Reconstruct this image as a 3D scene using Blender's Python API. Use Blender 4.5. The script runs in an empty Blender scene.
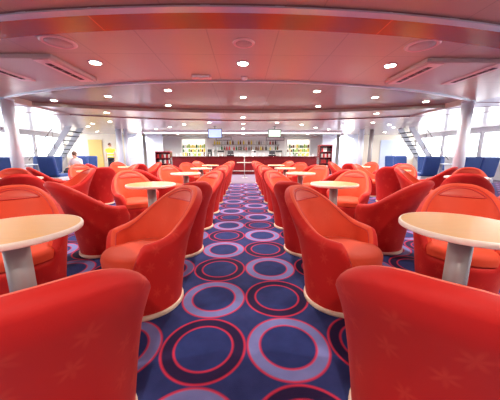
import bpy, bmesh, math, random
from mathutils import Vector, Matrix
random.seed(7)
S = bpy.context.scene
COL = S.collection
PI = math.pi
R = math.radians

# ------------------------------------------------------------------ materials
def nodes_of(name):
    m = bpy.data.materials.new(name); m.use_nodes = True
    nt = m.node_tree
    return m, nt, nt.nodes['Principled BSDF']
def lin(c):
    return tuple((x/255/12.92) if x/255 <= 0.04045 else ((x/255+0.055)/1.055)**2.4 for x in c) + (1,)
def simple(name, rgb, rough=0.5, metal=0.0, spec=0.5, bump=0.0, bscale=200, var=0.0, vscale=4, sheen=0.0, coat=0.0):
    m, nt, b = nodes_of(name)
    b.inputs['Base Color'].default_value = lin(rgb)
    b.inputs['Roughness'].default_value = rough
    b.inputs['Metallic'].default_value = metal
    b.inputs['Specular IOR Level'].default_value = spec
    if coat: b.inputs['Coat Weight'].default_value = coat; b.inputs['Coat Roughness'].default_value = 0.05
    if sheen:
        b.inputs['Sheen Weight'].default_value = sheen; b.inputs['Sheen Roughness'].default_value = 0.4
    tc = nt.nodes.new('ShaderNodeTexCoord')
    if var:
        n = nt.nodes.new('ShaderNodeTexNoise'); n.inputs['Scale'].default_value = vscale; n.inputs['Detail'].default_value = 4
        nt.links.new(tc.outputs['Object'], n.inputs['Vector'])
        mx = nt.nodes.new('ShaderNodeMix'); mx.data_type = 'RGBA'
        c = lin(rgb)
        mx.inputs[6].default_value = tuple(x*(1-var) for x in c[:3])+(1,)
        mx.inputs[7].default_value = tuple(min(1, x*(1+var)) for x in c[:3])+(1,)
        nt.links.new(n.outputs['Fac'], mx.inputs[0]); nt.links.new(mx.outputs[2], b.inputs['Base Color'])
    if bump:
        n2 = nt.nodes.new('ShaderNodeTexNoise'); n2.inputs['Scale'].default_value = bscale
        nt.links.new(tc.outputs['Object'], n2.inputs['Vector'])
        bp = nt.nodes.new('ShaderNodeBump'); bp.inputs['Strength'].default_value = bump; bp.inputs['Distance'].default_value = 0.002
        nt.links.new(n2.outputs['Fac'], bp.inputs['Height']); nt.links.new(bp.outputs['Normal'], b.inputs['Normal'])
    return m
def emit(name, rgb, s):
    m, nt, b = nodes_of(name)
    b.inputs['Base Color'].default_value = lin(rgb)
    b.inputs['Emission Color'].default_value = lin(rgb); b.inputs['Emission Strength'].default_value = s
    return m

class NG:
    """tiny helper to chain math nodes"""
    def __init__(s, nt): s.nt = nt
    def _set(s, sock, v):
        if isinstance(v, (int, float)): sock.default_value = v
        else: s.nt.links.new(v, sock)
    def m(s, op, a, b=None, c=None):
        n = s.nt.nodes.new('ShaderNodeMath'); n.operation = op
        s._set(n.inputs[0], a)
        if b is not None: s._set(n.inputs[1], b)
        if c is not None: s._set(n.inputs[2], c)
        return n.outputs[0]
    def mix(s, f, a, b):
        n = s.nt.nodes.new('ShaderNodeMix'); n.data_type = 'RGBA'
        s._set(n.inputs[0], f)
        for i, v in ((6, a), (7, b)):
            if isinstance(v, tuple): n.inputs[i].default_value = v
            else: s.nt.links.new(v, n.inputs[i])
        return n.outputs[2]
    def ring(s, r, c, w, soft=0.01):
        d = s.m('ABSOLUTE', s.m('SUBTRACT', r, c))
        return s.m('SUBTRACT', 1.0, s.m('SMOOTH_MIN', 1.0, s.m('MAXIMUM', 0.0, s.m('DIVIDE', s.m('SUBTRACT', d, w), soft)), 0.0))
    def step(s, r, c, soft=0.012):   # 1 where r < c
        n = s.nt.nodes.new('ShaderNodeMapRange'); n.clamp = True
        s._set(n.inputs[0], r); n.inputs[1].default_value = c-soft; n.inputs[2].default_value = c+soft
        n.inputs[3].default_value = 1; n.inputs[4].default_value = 0
        return n.outputs[0]

CELL, CY0 = 0.492, 0.988     # carpet circle pitch / depth of a row boundary
def carpet_mat():
    m, nt, b = nodes_of('circle_carpet'); g = NG(nt)
    tc = nt.nodes.new('ShaderNodeTexCoord'); sp = nt.nodes.new('ShaderNodeSeparateXYZ')
    nt.links.new(tc.outputs['Object'], sp.inputs[0])
    X = g.m('DIVIDE', g.m('ADD', sp.outputs[0], 100*CELL-0.01), CELL)
    Y = g.m('DIVIDE', g.m('ADD', sp.outputs[1], 100*CELL-CY0), CELL)
    fx, fy = g.m('FLOOR', X), g.m('FLOOR', Y)
    u = g.m('SUBTRACT', g.m('SUBTRACT', X, fx), 0.5); v = g.m('SUBTRACT', g.m('SUBTRACT', Y, fy), 0.5)
    r = g.m('SQRT', g.m('ADD', g.m('MULTIPLY', u, u), g.m('MULTIPLY', v, v)))
    par = g.m('MODULO', g.m('ADD', g.m('ADD', fx, fy), 1.0), 2.0)          # 1 -> lilac ring, 0 -> thin red rings
    nz = nt.nodes.new('ShaderNodeTexNoise'); nz.inputs['Scale'].default_value = 9; nz.inputs['Detail'].default_value = 5
    nt.links.new(tc.outputs['Object'], nz.inputs['Vector'])
    navy = g.mix(nz.outputs['Fac'], lin((30, 38, 84)), lin((52, 62, 118)))
    navy_in = g.mix(nz.outputs['Fac'], lin((26, 35, 82)), lin((46, 58, 116)))
    plum = lin((38, 22, 62)); red = lin((205, 45, 70)); lil = g.mix(nz.outputs['Fac'], lin((100, 104, 158)), lin((128, 132, 186)))
    # lilac type
    a = g.mix(g.step(r, 0.492), navy, red)
    a = g.mix(g.step(r, 0.470), a, lil)
    a = g.mix(g.step(r, 0.345), a, red)
    a = g.mix(g.step(r, 0.325), a, navy_in)
    c = g.mix(g.step(r, 0.497), navy, red)
    c = g.mix(g.step(r, 0.475), c, plum)
    c = g.mix(g.step(r, 0.352), c, red)
    c = g.mix(g.step(r, 0.332), c, navy_in)
    col = g.mix(par, c, a)
    # stone floor in front of the bar
    stone = g.mix(nz.outputs['Fac'], lin((92, 78, 96)), lin((112, 96, 112)))
    col = g.mix(g.step(sp.outputs[1], 9.3, 0.01), stone, col)
    nt.links.new(col, b.inputs['Base Color'])
    b.inputs['Roughness'].default_value = 0.85; b.inputs['Specular IOR Level'].default_value = 0.2
    n2 = nt.nodes.new('ShaderNodeTexNoise'); n2.inputs['Scale'].default_value = 260
    nt.links.new(tc.outputs['Object'], n2.inputs['Vector'])
    bp = nt.nodes.new('ShaderNodeBump'); bp.inputs['Strength'].default_value = 0.4; bp.inputs['Distance'].default_value = 0.004
    nt.links.new(n2.outputs['Fac'], bp.inputs['Height']); nt.links.new(bp.outputs['Normal'], b.inputs['Normal'])
    return m

def fabric_mat(name, rgb, star):
    m, nt, b = nodes_of(name); g = NG(nt)
    uv = nt.nodes.new('ShaderNodeUVMap'); uv.uv_map = 'UVMap'
    vo = nt.nodes.new('ShaderNodeTexVoronoi'); vo.voronoi_dimensions = '2D'; vo.inputs['Scale'].default_value = 6.0
    vo.inputs['Randomness'].default_value = 0.75
    nt.links.new(uv.outputs[0], vo.inputs['Vector'])
    df = nt.nodes.new('ShaderNodeVectorMath'); df.operation = 'SUBTRACT'
    nt.links.new(uv.outputs[0], df.inputs[0]); nt.links.new(vo.outputs['Position'], df.inputs[1])
    sp = nt.nodes.new('ShaderNodeSeparateXYZ'); nt.links.new(df.outputs[0], sp.inputs[0])
    th = g.m('ARCTAN2', sp.outputs[1], sp.outputs[0])
    rr = g.m('SQRT', g.m('ADD', g.m('MULTIPLY', sp.outputs[0], sp.outputs[0]), g.m('MULTIPLY', sp.outputs[1], sp.outputs[1])))
    sc = nt.nodes.new('ShaderNodeSeparateColor'); nt.links.new(vo.outputs['Color'], sc.inputs[0])
    ph = g.m('MULTIPLY', sc.outputs[0], 6.28)
    rad = g.m('MULTIPLY_ADD', g.m('COSINE', g.m('ADD', g.m('MULTIPLY', th, 6.0), ph)), 0.012, 0.026)
    k = g.step(g.m('SUBTRACT', rr, rad), 0.0, 0.012)
    nz = nt.nodes.new('ShaderNodeTexNoise'); nz.inputs['Scale'].default_value = 30
    nt.links.new(uv.outputs[0], nz.inputs['Vector'])
    k = g.m('MULTIPLY', k, g.m('MULTIPLY', nz.outputs['Fac'], .8))
    col = g.mix(k, lin(rgb), lin(star))
    nt.links.new(col, b.inputs['Base Color'])
    b.inputs['Roughness'].default_value = 0.65; b.inputs['Specular IOR Level'].default_value = 0.25
    b.inputs['Sheen Weight'].default_value = 0.15; b.inputs['Sheen Roughness'].default_value = 0.35
    b.inputs['Sheen Tint'].default_value = (1, .55, .4, 1)
    n2 = nt.nodes.new('ShaderNodeTexNoise'); n2.inputs['Scale'].default_value = 350
    nt.links.new(uv.outputs[0], n2.inputs['Vector'])
    bp = nt.nodes.new('ShaderNodeBump'); bp.inputs['Strength'].default_value = 0.15; bp.inputs['Distance'].default_value = 0.002
    nt.links.new(n2.outputs['Fac'], bp.inputs['Height']); nt.links.new(bp.outputs['Normal'], b.inputs['Normal'])
    return m

def panel_ceiling(name, rgb, rough, px, py, seam, ox=0.0, metal=0.0, coat=0.0, spec=0.5):
    m, nt, b = nodes_of(name); g = NG(nt)
    tc = nt.nodes.new('ShaderNodeTexCoord'); sp = nt.nodes.new('ShaderNodeSeparateXYZ')
    nt.links.new(tc.outputs['Object'], sp.inputs[0])
    def seamline(s, p, o):
        t = g.m('DIVIDE', g.m('ADD', s, 50*p+o), p)
        f = g.m('ABSOLUTE', g.m('SUBTRACT', g.m('FRACT', t), 0.5))
        return g.step(f, 0.006/p, 0.003/p)
    k = g.m('MAXIMUM', seamline(sp.outputs[0], px, ox), seamline(sp.outputs[1], py, 0.4))
    c = lin(rgb); d = tuple(x*seam for x in c[:3])+(1,)
    nt.links.new(g.mix(k, c, d), b.inputs['Base Color'])
    b.inputs['Roughness'].default_value = rough; b.inputs['Metallic'].default_value = metal
    b.inputs['Specular IOR Level'].default_value = spec
    if coat: b.inputs['Coat Weight'].default_value = coat; b.inputs['Coat Roughness'].default_value = 0.08
    # slightly wavy panels
    n2 = nt.nodes.new('ShaderNodeTexNoise'); n2.inputs['Scale'].default_value = 1.3
    nt.links.new(tc.outputs['Object'], n2.inputs['Vector'])
    bp = nt.nodes.new('ShaderNodeBump'); bp.inputs['Strength'].default_value = 0.25; bp.inputs['Distance'].default_value = 0.03
    nt.links.new(n2.outputs['Fac'], bp.inputs['Height']); nt.links.new(bp.outputs['Normal'], b.inputs['Normal'])
    return m

def wood_mat(name, a, bcol, rough=0.35):
    m, nt, b = nodes_of(name); g = NG(nt)
    tc = nt.nodes.new('ShaderNodeTexCoord'); mp = nt.nodes.new('ShaderNodeMapping')
    mp.inputs['Scale'].default_value = (2.0, 22.0, 8.0)
    nt.links.new(tc.outputs['Object'], mp.inputs[0])
    n = nt.nodes.new('ShaderNodeTexNoise'); n.inputs['Scale'].default_value = 2.2; n.inputs['Detail'].default_value = 6; n.inputs['Distortion'].default_value = 0.6
    nt.links.new(mp.outputs[0], n.inputs['Vector'])
    nt.links.new(g.mix(n.outputs['Fac'], lin(a), lin(bcol)), b.inputs['Base Color'])
    b.inputs['Roughness'].default_value = rough
    return m

def glass_mat():
    m = bpy.data.materials.new('window_glass'); m.use_nodes = True
    nt = m.node_tree; nt.nodes.clear()
    o = nt.nodes.new('ShaderNodeOutputMaterial'); mx = nt.nodes.new('ShaderNodeMixShader')
    t = nt.nodes.new('ShaderNodeBsdfTransparent'); t.inputs[0].default_value = (.95, .97, 1, 1)
    gl = nt.nodes.new('ShaderNodeBsdfGlossy'); gl.inputs['Roughness'].default_value = 0.02
    mx.inputs[0].default_value = 0.06
    nt.links.new(t.outputs[0], mx.inputs[1]); nt.links.new(gl.outputs[0], mx.inputs[2]); nt.links.new(mx.outputs[0], o.inputs[0])
    return m

M = dict(
    carpet=carpet_mat(),
    fabric=fabric_mat('red_star_fabric', (192, 31, 25), (212, 66, 48)),
    fabric_in=fabric_mat('coral_fabric', (216, 72, 42), (220, 84, 54)),
    piping=simple('red_piping', (196, 40, 34), 0.5),
    lens=simple('headrest_fabric', (206, 72, 50), 0.5, sheen=0.3),
    plinth=simple('cream_plinth', (226, 200, 172), 0.4, var=0.06),
    maple=wood_mat('maple_top', (202, 144, 68), (216, 164, 88), 0.28),
    edge=simple('pale_table_edge', (236, 222, 206), 0.35),
    steel=simple('brushed_steel', (160, 156, 152), 0.45, metal=0.25, bump=.1, bscale=90),
    salmon=panel_ceiling('salmon_ceiling', (186, 168, 152), 0.28, 0.72, 1.05, 0.72),
    upper=panel_ceiling('near_ceiling', (180, 158, 142), 0.3, 1.36, 2.0, 0.75),
    orange=panel_ceiling('orange_gloss_strip', (160, 80, 34), 0.2, 2.72, 30.0, 2.0),
    dome=panel_ceiling('dome_ceiling', (152, 150, 142), 0.2, 1.2, 40.0, 0.8),
    band=panel_ceiling('band_ceiling', (184, 178, 170), 0.22, 1.2, 40.0, 0.85),
    far=panel_ceiling('pale_ceiling', (206, 196, 192), 0.2, 1.2, 1.2, 0.85),
    outer=panel_ceiling('white_gloss_ceiling', (196, 196, 206), 0.38, 1.2, 1.2, 0.85),
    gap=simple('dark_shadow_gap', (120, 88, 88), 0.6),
    trim=simple('satin_trim', (188, 198, 210), 0.3, metal=0.4),
    white=simple('white_paint', (228, 228, 230), 0.45, var=0.03),
    blue_white=simple('blue_white_panel', (206, 216, 232), 0.3, var=0.03),
    cream=simple('cream_wall', (238, 226, 204), 0.5, var=0.03),
    column=simple('white_column_paint', (212, 220, 232), 0.3, var=0.02),
    glass=glass_mat(),
    blue=simple('blue_upholstery', (32, 68, 136), 0.6, sheen=.2, bump=.2, bscale=300, var=0.15, vscale=20),
    grey=simple('grey_laminate', (196, 196, 202), 0.35),
    black=simple('black_plastic', (22, 22, 26), 0.35),
    dark=simple('dark_metal', (58, 58, 62), 0.45, metal=.3),
    slot=simple('vent_slot', (70, 36, 36), 0.7),
    vent=simple('vent_panel', (184, 160, 156), 0.35),
    ventw=simple('vent_frame', (226, 190, 188), 0.35),
    barred=simple('bar_red', (122, 12, 22), 0.3),
    bardark=simple('bar_counter_top', (92, 10, 20), 0.25),
    yellow=simple('hi_vis_yellow', (222, 226, 40), 0.6),
    curtain=simple('yellow_door', (240, 208, 120), 0.6, var=.06),
    skin=simple('skin', (222, 172, 148), 0.5),
    hair=simple('brown_hair', (92, 54, 34), 0.6),
    navy=simple('navy_cloth', (34, 36, 48), 0.8),
    pink=simple('pale_pink_shirt', (232, 206, 208), 0.8),
    green_b=simple('green_bottle_glass', (46, 104, 58), 0.12),
    brown_b=simple('brown_bottle_glass', (110, 62, 26), 0.12),
    clear_b=simple('clear_bottle_glass', (206, 214, 212), 0.1),
    yel_b=simple('yellow_packet', (226, 204, 70), 0.4),
    lime_b=simple('green_packet', (150, 186, 70), 0.4),
    red_b=simple('red_packet', (196, 40, 44), 0.4),
    white_b=simple('white_packet', (230, 228, 224), 0.4),
    niche=emit('lit_niche_back', (255, 250, 235), .35),
    lamp=emit('lamp_lens', (255, 240, 215), 14),
    screen_blue=emit('screen_blue', (170, 200, 250), .42),
    screen_green=emit('screen_pale', (205, 240, 222), .42),
    strip_light=emit('light_strip', (255, 252, 246), 2.2),
)

# ------------------------------------------------------------------ mesh builder
class MB:
    def __init__(s): s.bm = bmesh.new(); s.mi = 0; s.uvl = None
    def _f(s, vs, smooth=False):
        try:
            f = s.bm.faces.new(vs); f.smooth = smooth; f.material_index = s.mi; return f
        except ValueError: return None
    def box(s, x0, x1, y0, y1, z0, z1, bev=0.0, mat=None):
        c = [Vector((x, y, z)) for x in (x0, x1) for y in (y0, y1) for z in (z0, z1)]
        if mat: c = [mat @ v for v in c]
        vs = [s.bm.verts.new(v) for v in c]
        fs = [s._f([vs[i] for i in q]) for q in ((0,1,3,2),(4,6,7,5),(0,4,5,1),(2,3,7,6),(0,2,6,4),(1,5,7,3))]
        if bev:
            es = list({e for f in fs for e in f.edges})
            bmesh.ops.bevel(s.bm, geom=es, offset=bev, segments=2, affect='EDGES', profile=0.5)
        return s
    def lathe(s, prof, cx=0, cy=0, n=24, smooth=True, mat=None, sx=1, sy=1):
        rings = []
        for r, z in prof:
            ring = []
            for i in range(n):
                a = 2*PI*i/n
                p = Vector((cx+r*math.cos(a)*sx, cy+r*math.sin(a)*sy, z))
                ring.append(s.bm.verts.new(mat @ p if mat else p))
            rings.append(ring)
        for k in range(len(rings)-1):
            for i in range(n):
                j = (i+1) % n
                s._f([rings[k][i], rings[k][j], rings[k+1][j], rings[k+1][i]], smooth)
        s._f(rings[0][::-1]); s._f(rings[-1])
        return s
    def tube(s, pts, r, n=8, closed=False, flat=1.0):
        pts = [Vector(p) for p in pts]; rings = []
        N = len(pts)
        for i, p in enumerate(pts):
            a = pts[(i-1) % N] if (i > 0 or closed) else p
            b = pts[(i+1) % N] if (i < N-1 or closed) else p
            t = (b-a).normalized()
            up = Vector((0, 0, 1)) if abs(t.z) < 0.95 else Vector((1, 0, 0))
            u = t.cross(up).normalized(); w = u.cross(t)
            rings.append([s.bm.verts.new(p + u*math.cos(2*PI*k/n)*r + w*math.sin(2*PI*k/n)*r*flat) for k in range(n)])
        for i in range(N if closed else N-1):
            A, B = rings[i], rings[(i+1) % N]
            for k in range(n):
                s._f([A[k], A[(k+1) % n], B[(k+1) % n], B[k]], True)
        if not closed: s._f(rings[0][::-1]); s._f(rings[-1])
        return s
    def grid(s, P, close_u=False, smooth=True, uv=None):
        V = [[s.bm.verts.new(p) for p in row] for row in P]
        lay = (s.bm.loops.layers.uv.get('UVMap') or s.bm.loops.layers.uv.new('UVMap')) if uv else None
        n = len(V)
        for i in range(n if close_u else n-1):
            i2 = (i+1) % n
            for j in range(len(V[0])-1):
                f = s._f([V[i][j], V[i2][j], V[i2][j+1], V[i][j+1]], smooth)
                if f and uv:
                    U = [uv[i][j], uv[i+1][j], uv[i+1][j+1], uv[i][j+1]]
                    for l, q in zip(f.loops, U): l[lay].uv = q
        return V
    def ellipsoid(s, c, r, n=12, m=8, mat=None):
        prof = []
        P = []
        for i in range(n):
            a = 2*PI*i/n; row = []
            for j in range(m+1):
                b = -PI/2+PI*j/m
                p = Vector((c[0]+r[0]*math.cos(a)*math.cos(b), c[1]+r[1]*math.sin(a)*math.cos(b), c[2]+r[2]*math.sin(b)))
                row.append(mat @ p if mat else p)
            P.append(row)
        s.grid(P, True)
        return s
    def build(s, name, mat, parent=None, loc=None, rz=0, weld=True):
        if weld: bmesh.ops.remove_doubles(s.bm, verts=s.bm.verts, dist=1e-5)
        bmesh.ops.recalc_face_normals(s.bm, faces=s.bm.faces)
        me = bpy.data.meshes.new(name); s.bm.to_mesh(me); s.bm.free()
        for mm in (mat if isinstance(mat, (list, tuple)) else [mat]): me.materials.append(mm)
        o = bpy.data.objects.new(name, me); COL.objects.link(o)
        if parent: o.parent = parent
        if loc: o.location = loc
        if rz: o.rotation_euler.z = rz
        return o

def tag(o, label=None, cat=None, group=None, kind=None):
    if label: o['label'] = label
    if cat: o['category'] = cat
    if group: o['group'] = group
    if kind: o['kind'] = kind
    return o
def thing(name, label, cat, loc=(0, 0, 0), rz=0, group=None):
    o = bpy.data.objects.new(name, None); COL.objects.link(o)
    o.location = loc; o.rotation_euler.z = rz; o.empty_display_size = .1
    return tag(o, label, cat, group)
def copy_tree(o, parent=None):
    c = o.copy(); COL.objects.link(c)
    if parent: c.parent = parent
    for ch in [x for x in bpy.data.objects if x.parent == o]:
        copy_tree(ch, c)
    return c
ORDW = ['first', 'second', 'third', 'fourth', 'fifth', 'sixth', 'seventh', 'eighth', 'ninth', 'tenth', 'eleventh', 'twelfth']
ORDW += [x+'teenth' for x in ('thir', 'four', 'fif', 'six', 'seven', 'eigh', 'nine')] + ['twentieth'] + ['twenty-'+x for x in ORDW[:9]] + ['thirtieth'] + ['thirty-'+x for x in ORDW[:9]]
COUNT = {}
def nth(key):
    COUNT[key] = COUNT.get(key, 0)+1
    return ORDW[COUNT[key]-1]
def struct(o): o['kind'] = 'structure'; return o

# ------------------------------------------------------------------ room shell
HW, Y0, YB, YS = 11.0, -4.0, 17.2, 15.6      # half width, rear, bar back wall, side back walls
CC = 14.7
def c1(x): return CC - math.sqrt(12.46**2 - x*x)
def c1b(x): return CC - math.sqrt(12.08**2 - x*x)
def c2(x): return CC - math.sqrt(10.38**2 - min(x*x, 10.3**2))
def c3(x): return -7.3 + math.sqrt(15.07**2 - x*x)
def c4(x): return -3.7 + math.sqrt(13.02**2 - x*x)
XM = 5.45
b = MB(); b.box(-HW-.2, HW+.2, Y0-.2, YB+.2, -.15, 0); struct(b.build('floor', M['carpet']))

b = MB()
mats = ['upper', 'orange', 'salmon', 'dome', 'band', 'far', 'outer', 'gap', 'white']
def zone(mi, fa, fb, xa, xb, z, n=40, z2=None):
    b.mi = mats.index(mi)
    P = []
    for i in range(n+1):
        x = xa+(xb-xa)*i/n
        P.append([Vector((x, fa(x), z)), Vector((x, fb(x), z))])
    b.grid(P, smooth=False)
def riser(mi, f, xa, xb, za, zb, n=40):
    b.mi = mats.index(mi)
    P = []
    for i in range(n+1):
        x = xa+(xb-xa)*i/n
        P.append([Vector((x, f(x), za)), Vector((x, f(x), zb))])
    b.grid(P, smooth=True)
ZN, ZO, ZM, ZD, ZB, ZF, ZU = 2.312, 2.30, 2.312, 2.45, 2.345, 2.316, 2.315
zone('upper', lambda x: Y0, c1, -HW, HW, ZN)
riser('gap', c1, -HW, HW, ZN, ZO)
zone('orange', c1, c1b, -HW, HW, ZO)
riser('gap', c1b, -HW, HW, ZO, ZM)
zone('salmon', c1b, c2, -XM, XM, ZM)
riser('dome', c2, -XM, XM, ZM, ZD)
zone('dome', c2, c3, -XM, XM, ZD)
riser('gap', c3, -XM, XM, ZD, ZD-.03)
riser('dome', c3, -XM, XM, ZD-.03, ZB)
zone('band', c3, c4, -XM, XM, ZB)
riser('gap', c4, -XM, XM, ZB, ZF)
zone('far', c4, lambda x: YB, -XM, XM, ZF)
def c3s(x): return max(c3(x), c1b(min(abs(x), HW))+.3)
def c4s(x): return max(c4(x), c3s(x)+.4)
for s in (-1, 1):
    zone('outer', c1b, c3s, s*XM, s*HW, ZU, 24)
    zone('far', c3s, c4s, s*XM, s*HW, ZU, 24)
    zone('far', c4s, lambda x: YB, s*XM, s*HW, ZU, 24)
    # side faces of the recess
    b.mi = mats.index('band')
    b.grid([[Vector((s*XM, y, ZU)), Vector((s*XM, y, ZD))] for y in (c2(XM), (c2(XM)+c3(XM))/2, c3(XM))], smooth=False)
    b.grid([[Vector((s*XM, y, ZU)), Vector((s*XM, y, ZB))] for y in (c3(XM), (c3(XM)+c4(XM))/2, c4(XM))], smooth=False)
b.mi = mats.index('white')
b.box(-HW-.2, HW+.2, Y0-.2, YB+.2, 2.60, 2.72)  # unseen slab added above the ceiling to block sky light
struct(b.build('ceiling', [M[k] for k in mats], weld=False))

def curve_pts(f, xa, xb, z, n=60): return [(xa+(xb-xa)*i/n, f(xa+(xb-xa)*i/n), z) for i in range(n+1)]
def ribbon(name, f, xa, xb, w, z, mat, h=0.02, n=60):
    b = MB(); P = []
    for i in range(n+1):
        x = xa+(xb-xa)*i/n; y = f(x)
        P.append([Vector((x, y-w/2, z+h)), Vector((x, y-w/2, z)), Vector((x, y+w/2, z)), Vector((x, y+w/2, z+h)), Vector((x, y-w/2, z+h))])
    b.grid(P, smooth=False)
    return struct(b.build(name, mat))
ribbon('trim_1', lambda x: c1(x)+.045, -9.5, 9.5, .085, ZO-.012, M['trim'], .015)
ribbon('trim_2', c2, -XM, XM, .05, ZM-.03, M['trim'], .03)
for i, s in enumerate((-1, 1)):
    ribbon('trim_%d' % (3+i), c4s, s*XM, s*9.0, .09, ZU-.006, M['gap'], .008)
    ribbon('trim_%d' % (7+i), c3s, s*XM, s*7.0, .06, ZU-.006, M['gap'], .008)
    ribbon('trim_%d' % (5+i), lambda x: 5.9, s*XM, s*HW, .05, ZU-.006, M['gap'], .008)

# walls with window openings
ZS, ZH = 0.95, 2.12
nwin = 0
def window_wall(name, side):
    """side: 'left','right' run along Y; 'rear' runs along X"""
    global nwin
    b = MB()
    if side == 'rear': lo, hi = -HW, HW
    else: lo, hi = Y0, YS
    n = 9; pier = .14; step = (hi-lo)/n
    def bx(a0, a1, z0, z1, t0=0.0, t1=.18):
        if side == 'rear': b.box(a0, a1, Y0-t1, Y0-t0, z0, z1)
        elif side == 'left': b.box(-HW-t1, -HW-t0, a0, a1, z0, z1)
        else: b.box(HW+t0, HW+t1, a0, a1, z0, z1)
    bx(lo, hi, 0, ZS); bx(lo, hi, ZH, 2.6)
    for i in range(n+1):
        a = lo+i*step
        bx(max(lo, a-pier/2), min(hi, a+pier/2), ZS, ZH)
    struct(b.build(name, M['white']))
    for i in range(n):
        nwin += 1
        a0, a1 = lo+i*step+pier/2, lo+(i+1)*step-pier/2
        f = MB(); fw = .05
        def fx(x0, x1, z0, z1, t0=.02, t1=.10, mb=None):
            mb = mb or f
            if side == 'rear': mb.box(x0, x1, Y0-t1, Y0-t0, z0, z1)
            elif side == 'left': mb.box(-HW-t1, -HW-t0, x0, x1, z0, z1)
            else: mb.box(HW+t0, HW+t1, x0, x1, z0, z1)
        fx(a0, a1, ZS, ZS+fw); fx(a0, a1, ZH-fw, ZH); fx(a0, a0+fw, ZS+fw, ZH-fw); fx(a1-fw, a1, ZS+fw, ZH-fw)
        w = struct(f.build('window_%d' % nwin, M['white']))
        g = MB(); fx(a0+fw, a1-fw, ZS+fw, ZH-fw, .055, .063, g)
        g.build('pane', M['glass'], w)
window_wall('wall_left', 'left'); window_wall('wall_right', 'right')
b = MB(); b.box(-HW, HW, Y0-.15, Y0, 0, 2.6); struct(b.build('wall_rear', M['cream']))
b = MB(); b.box(-7.3, 7.3, YB, YB+.15, 0, 2.6); struct(b.build('wall_back', M['white']))
for s, nm in ((-1, 'wall_back_left'), (1, 'wall_back_right')):
    b = MB(); b.box(min(s*7.3, s*HW), max(s*7.3, s*HW), YS, YS+.15, 0, 2.6)
    b.box(s*7.3-.06, s*7.3+.06, YS+.15, YB, 0, 2.6)
    struct(b.build(nm, M['cream']))

# round columns at the ends of the curved ceiling edge
for s, w in ((-1, 'left'), (1, 'right')):
    b = MB(); b.lathe([(.118, 0), (.118, ZU)], n=32)
    t = thing('support_column', 'white round column at the %s end of the curved ceiling edge, near blue seats' % w, 'column', (s*5.2, 5.78, 0), 0)
    b.build('shaft', M['column'], t)
    b = MB(); b.lathe([(.119, 0), (.138, .005), (.138, .08), (.119, .09)], n=32); b.build('base_collar', M['steel'], t)
    b = MB(); b.lathe([(.119, ZU-.04), (.128, ZU-.035), (.128, ZU-.002), (.119, ZU-.001)], n=32); b.build('top_collar', M['trim'], t)

# ------------------------------------------------------------------ chairs
def top_h(a):                     # rim height at angle a (deg, 0 = back)
    a = abs(a)
    q = max(0, min(1, (a-8)/78)); q = q*q*(3-2*q)
    h = .845 - .285*(.65*q + .35*(1-max(0, math.cos(R(min(a, 90))))**1.15))
    if a > 85: h -= .02*min(1, (a-85)/30)
    if a > 114:
        k = min(1, (a-114)/26); k = k*k*(3-2*k); h = h*(1-k)+.345*k
    return h
def r_out(z): return .245 + .115*z + .04*z*z + .26*max(0, z-.45)**1.5
def pol(r, a, z):                 # a in deg from back; front is +Y
    k = max(0, min(1, (z-.30)/.55))          # the back leans out, the arms stay upright
    lean = .07*k**1.15*max(0, math.cos(R(a)))**.9
    return Vector((r*math.sin(R(a)), -r*math.cos(R(a))-lean, z))
RHO = .043
def wall_pts(a):
    t = top_h(a); zc = t-RHO
    out = []
    for k in range(9):
        z = .03 + (zc-.03)*k/8; out.append((r_out(z), z))
    for k in range(1, 5):
        th = PI/2*k/4; out.append((r_out(zc)-RHO+RHO*math.cos(th), zc+RHO*math.sin(th)))
    return out, t, zc
def inner_r(z, zc):               # inner wall radius
    return r_out(z)-2*RHO-.012*math.sin(max(0, min(1, (zc-z)/.3))*PI/2)
NA = 72
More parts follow.
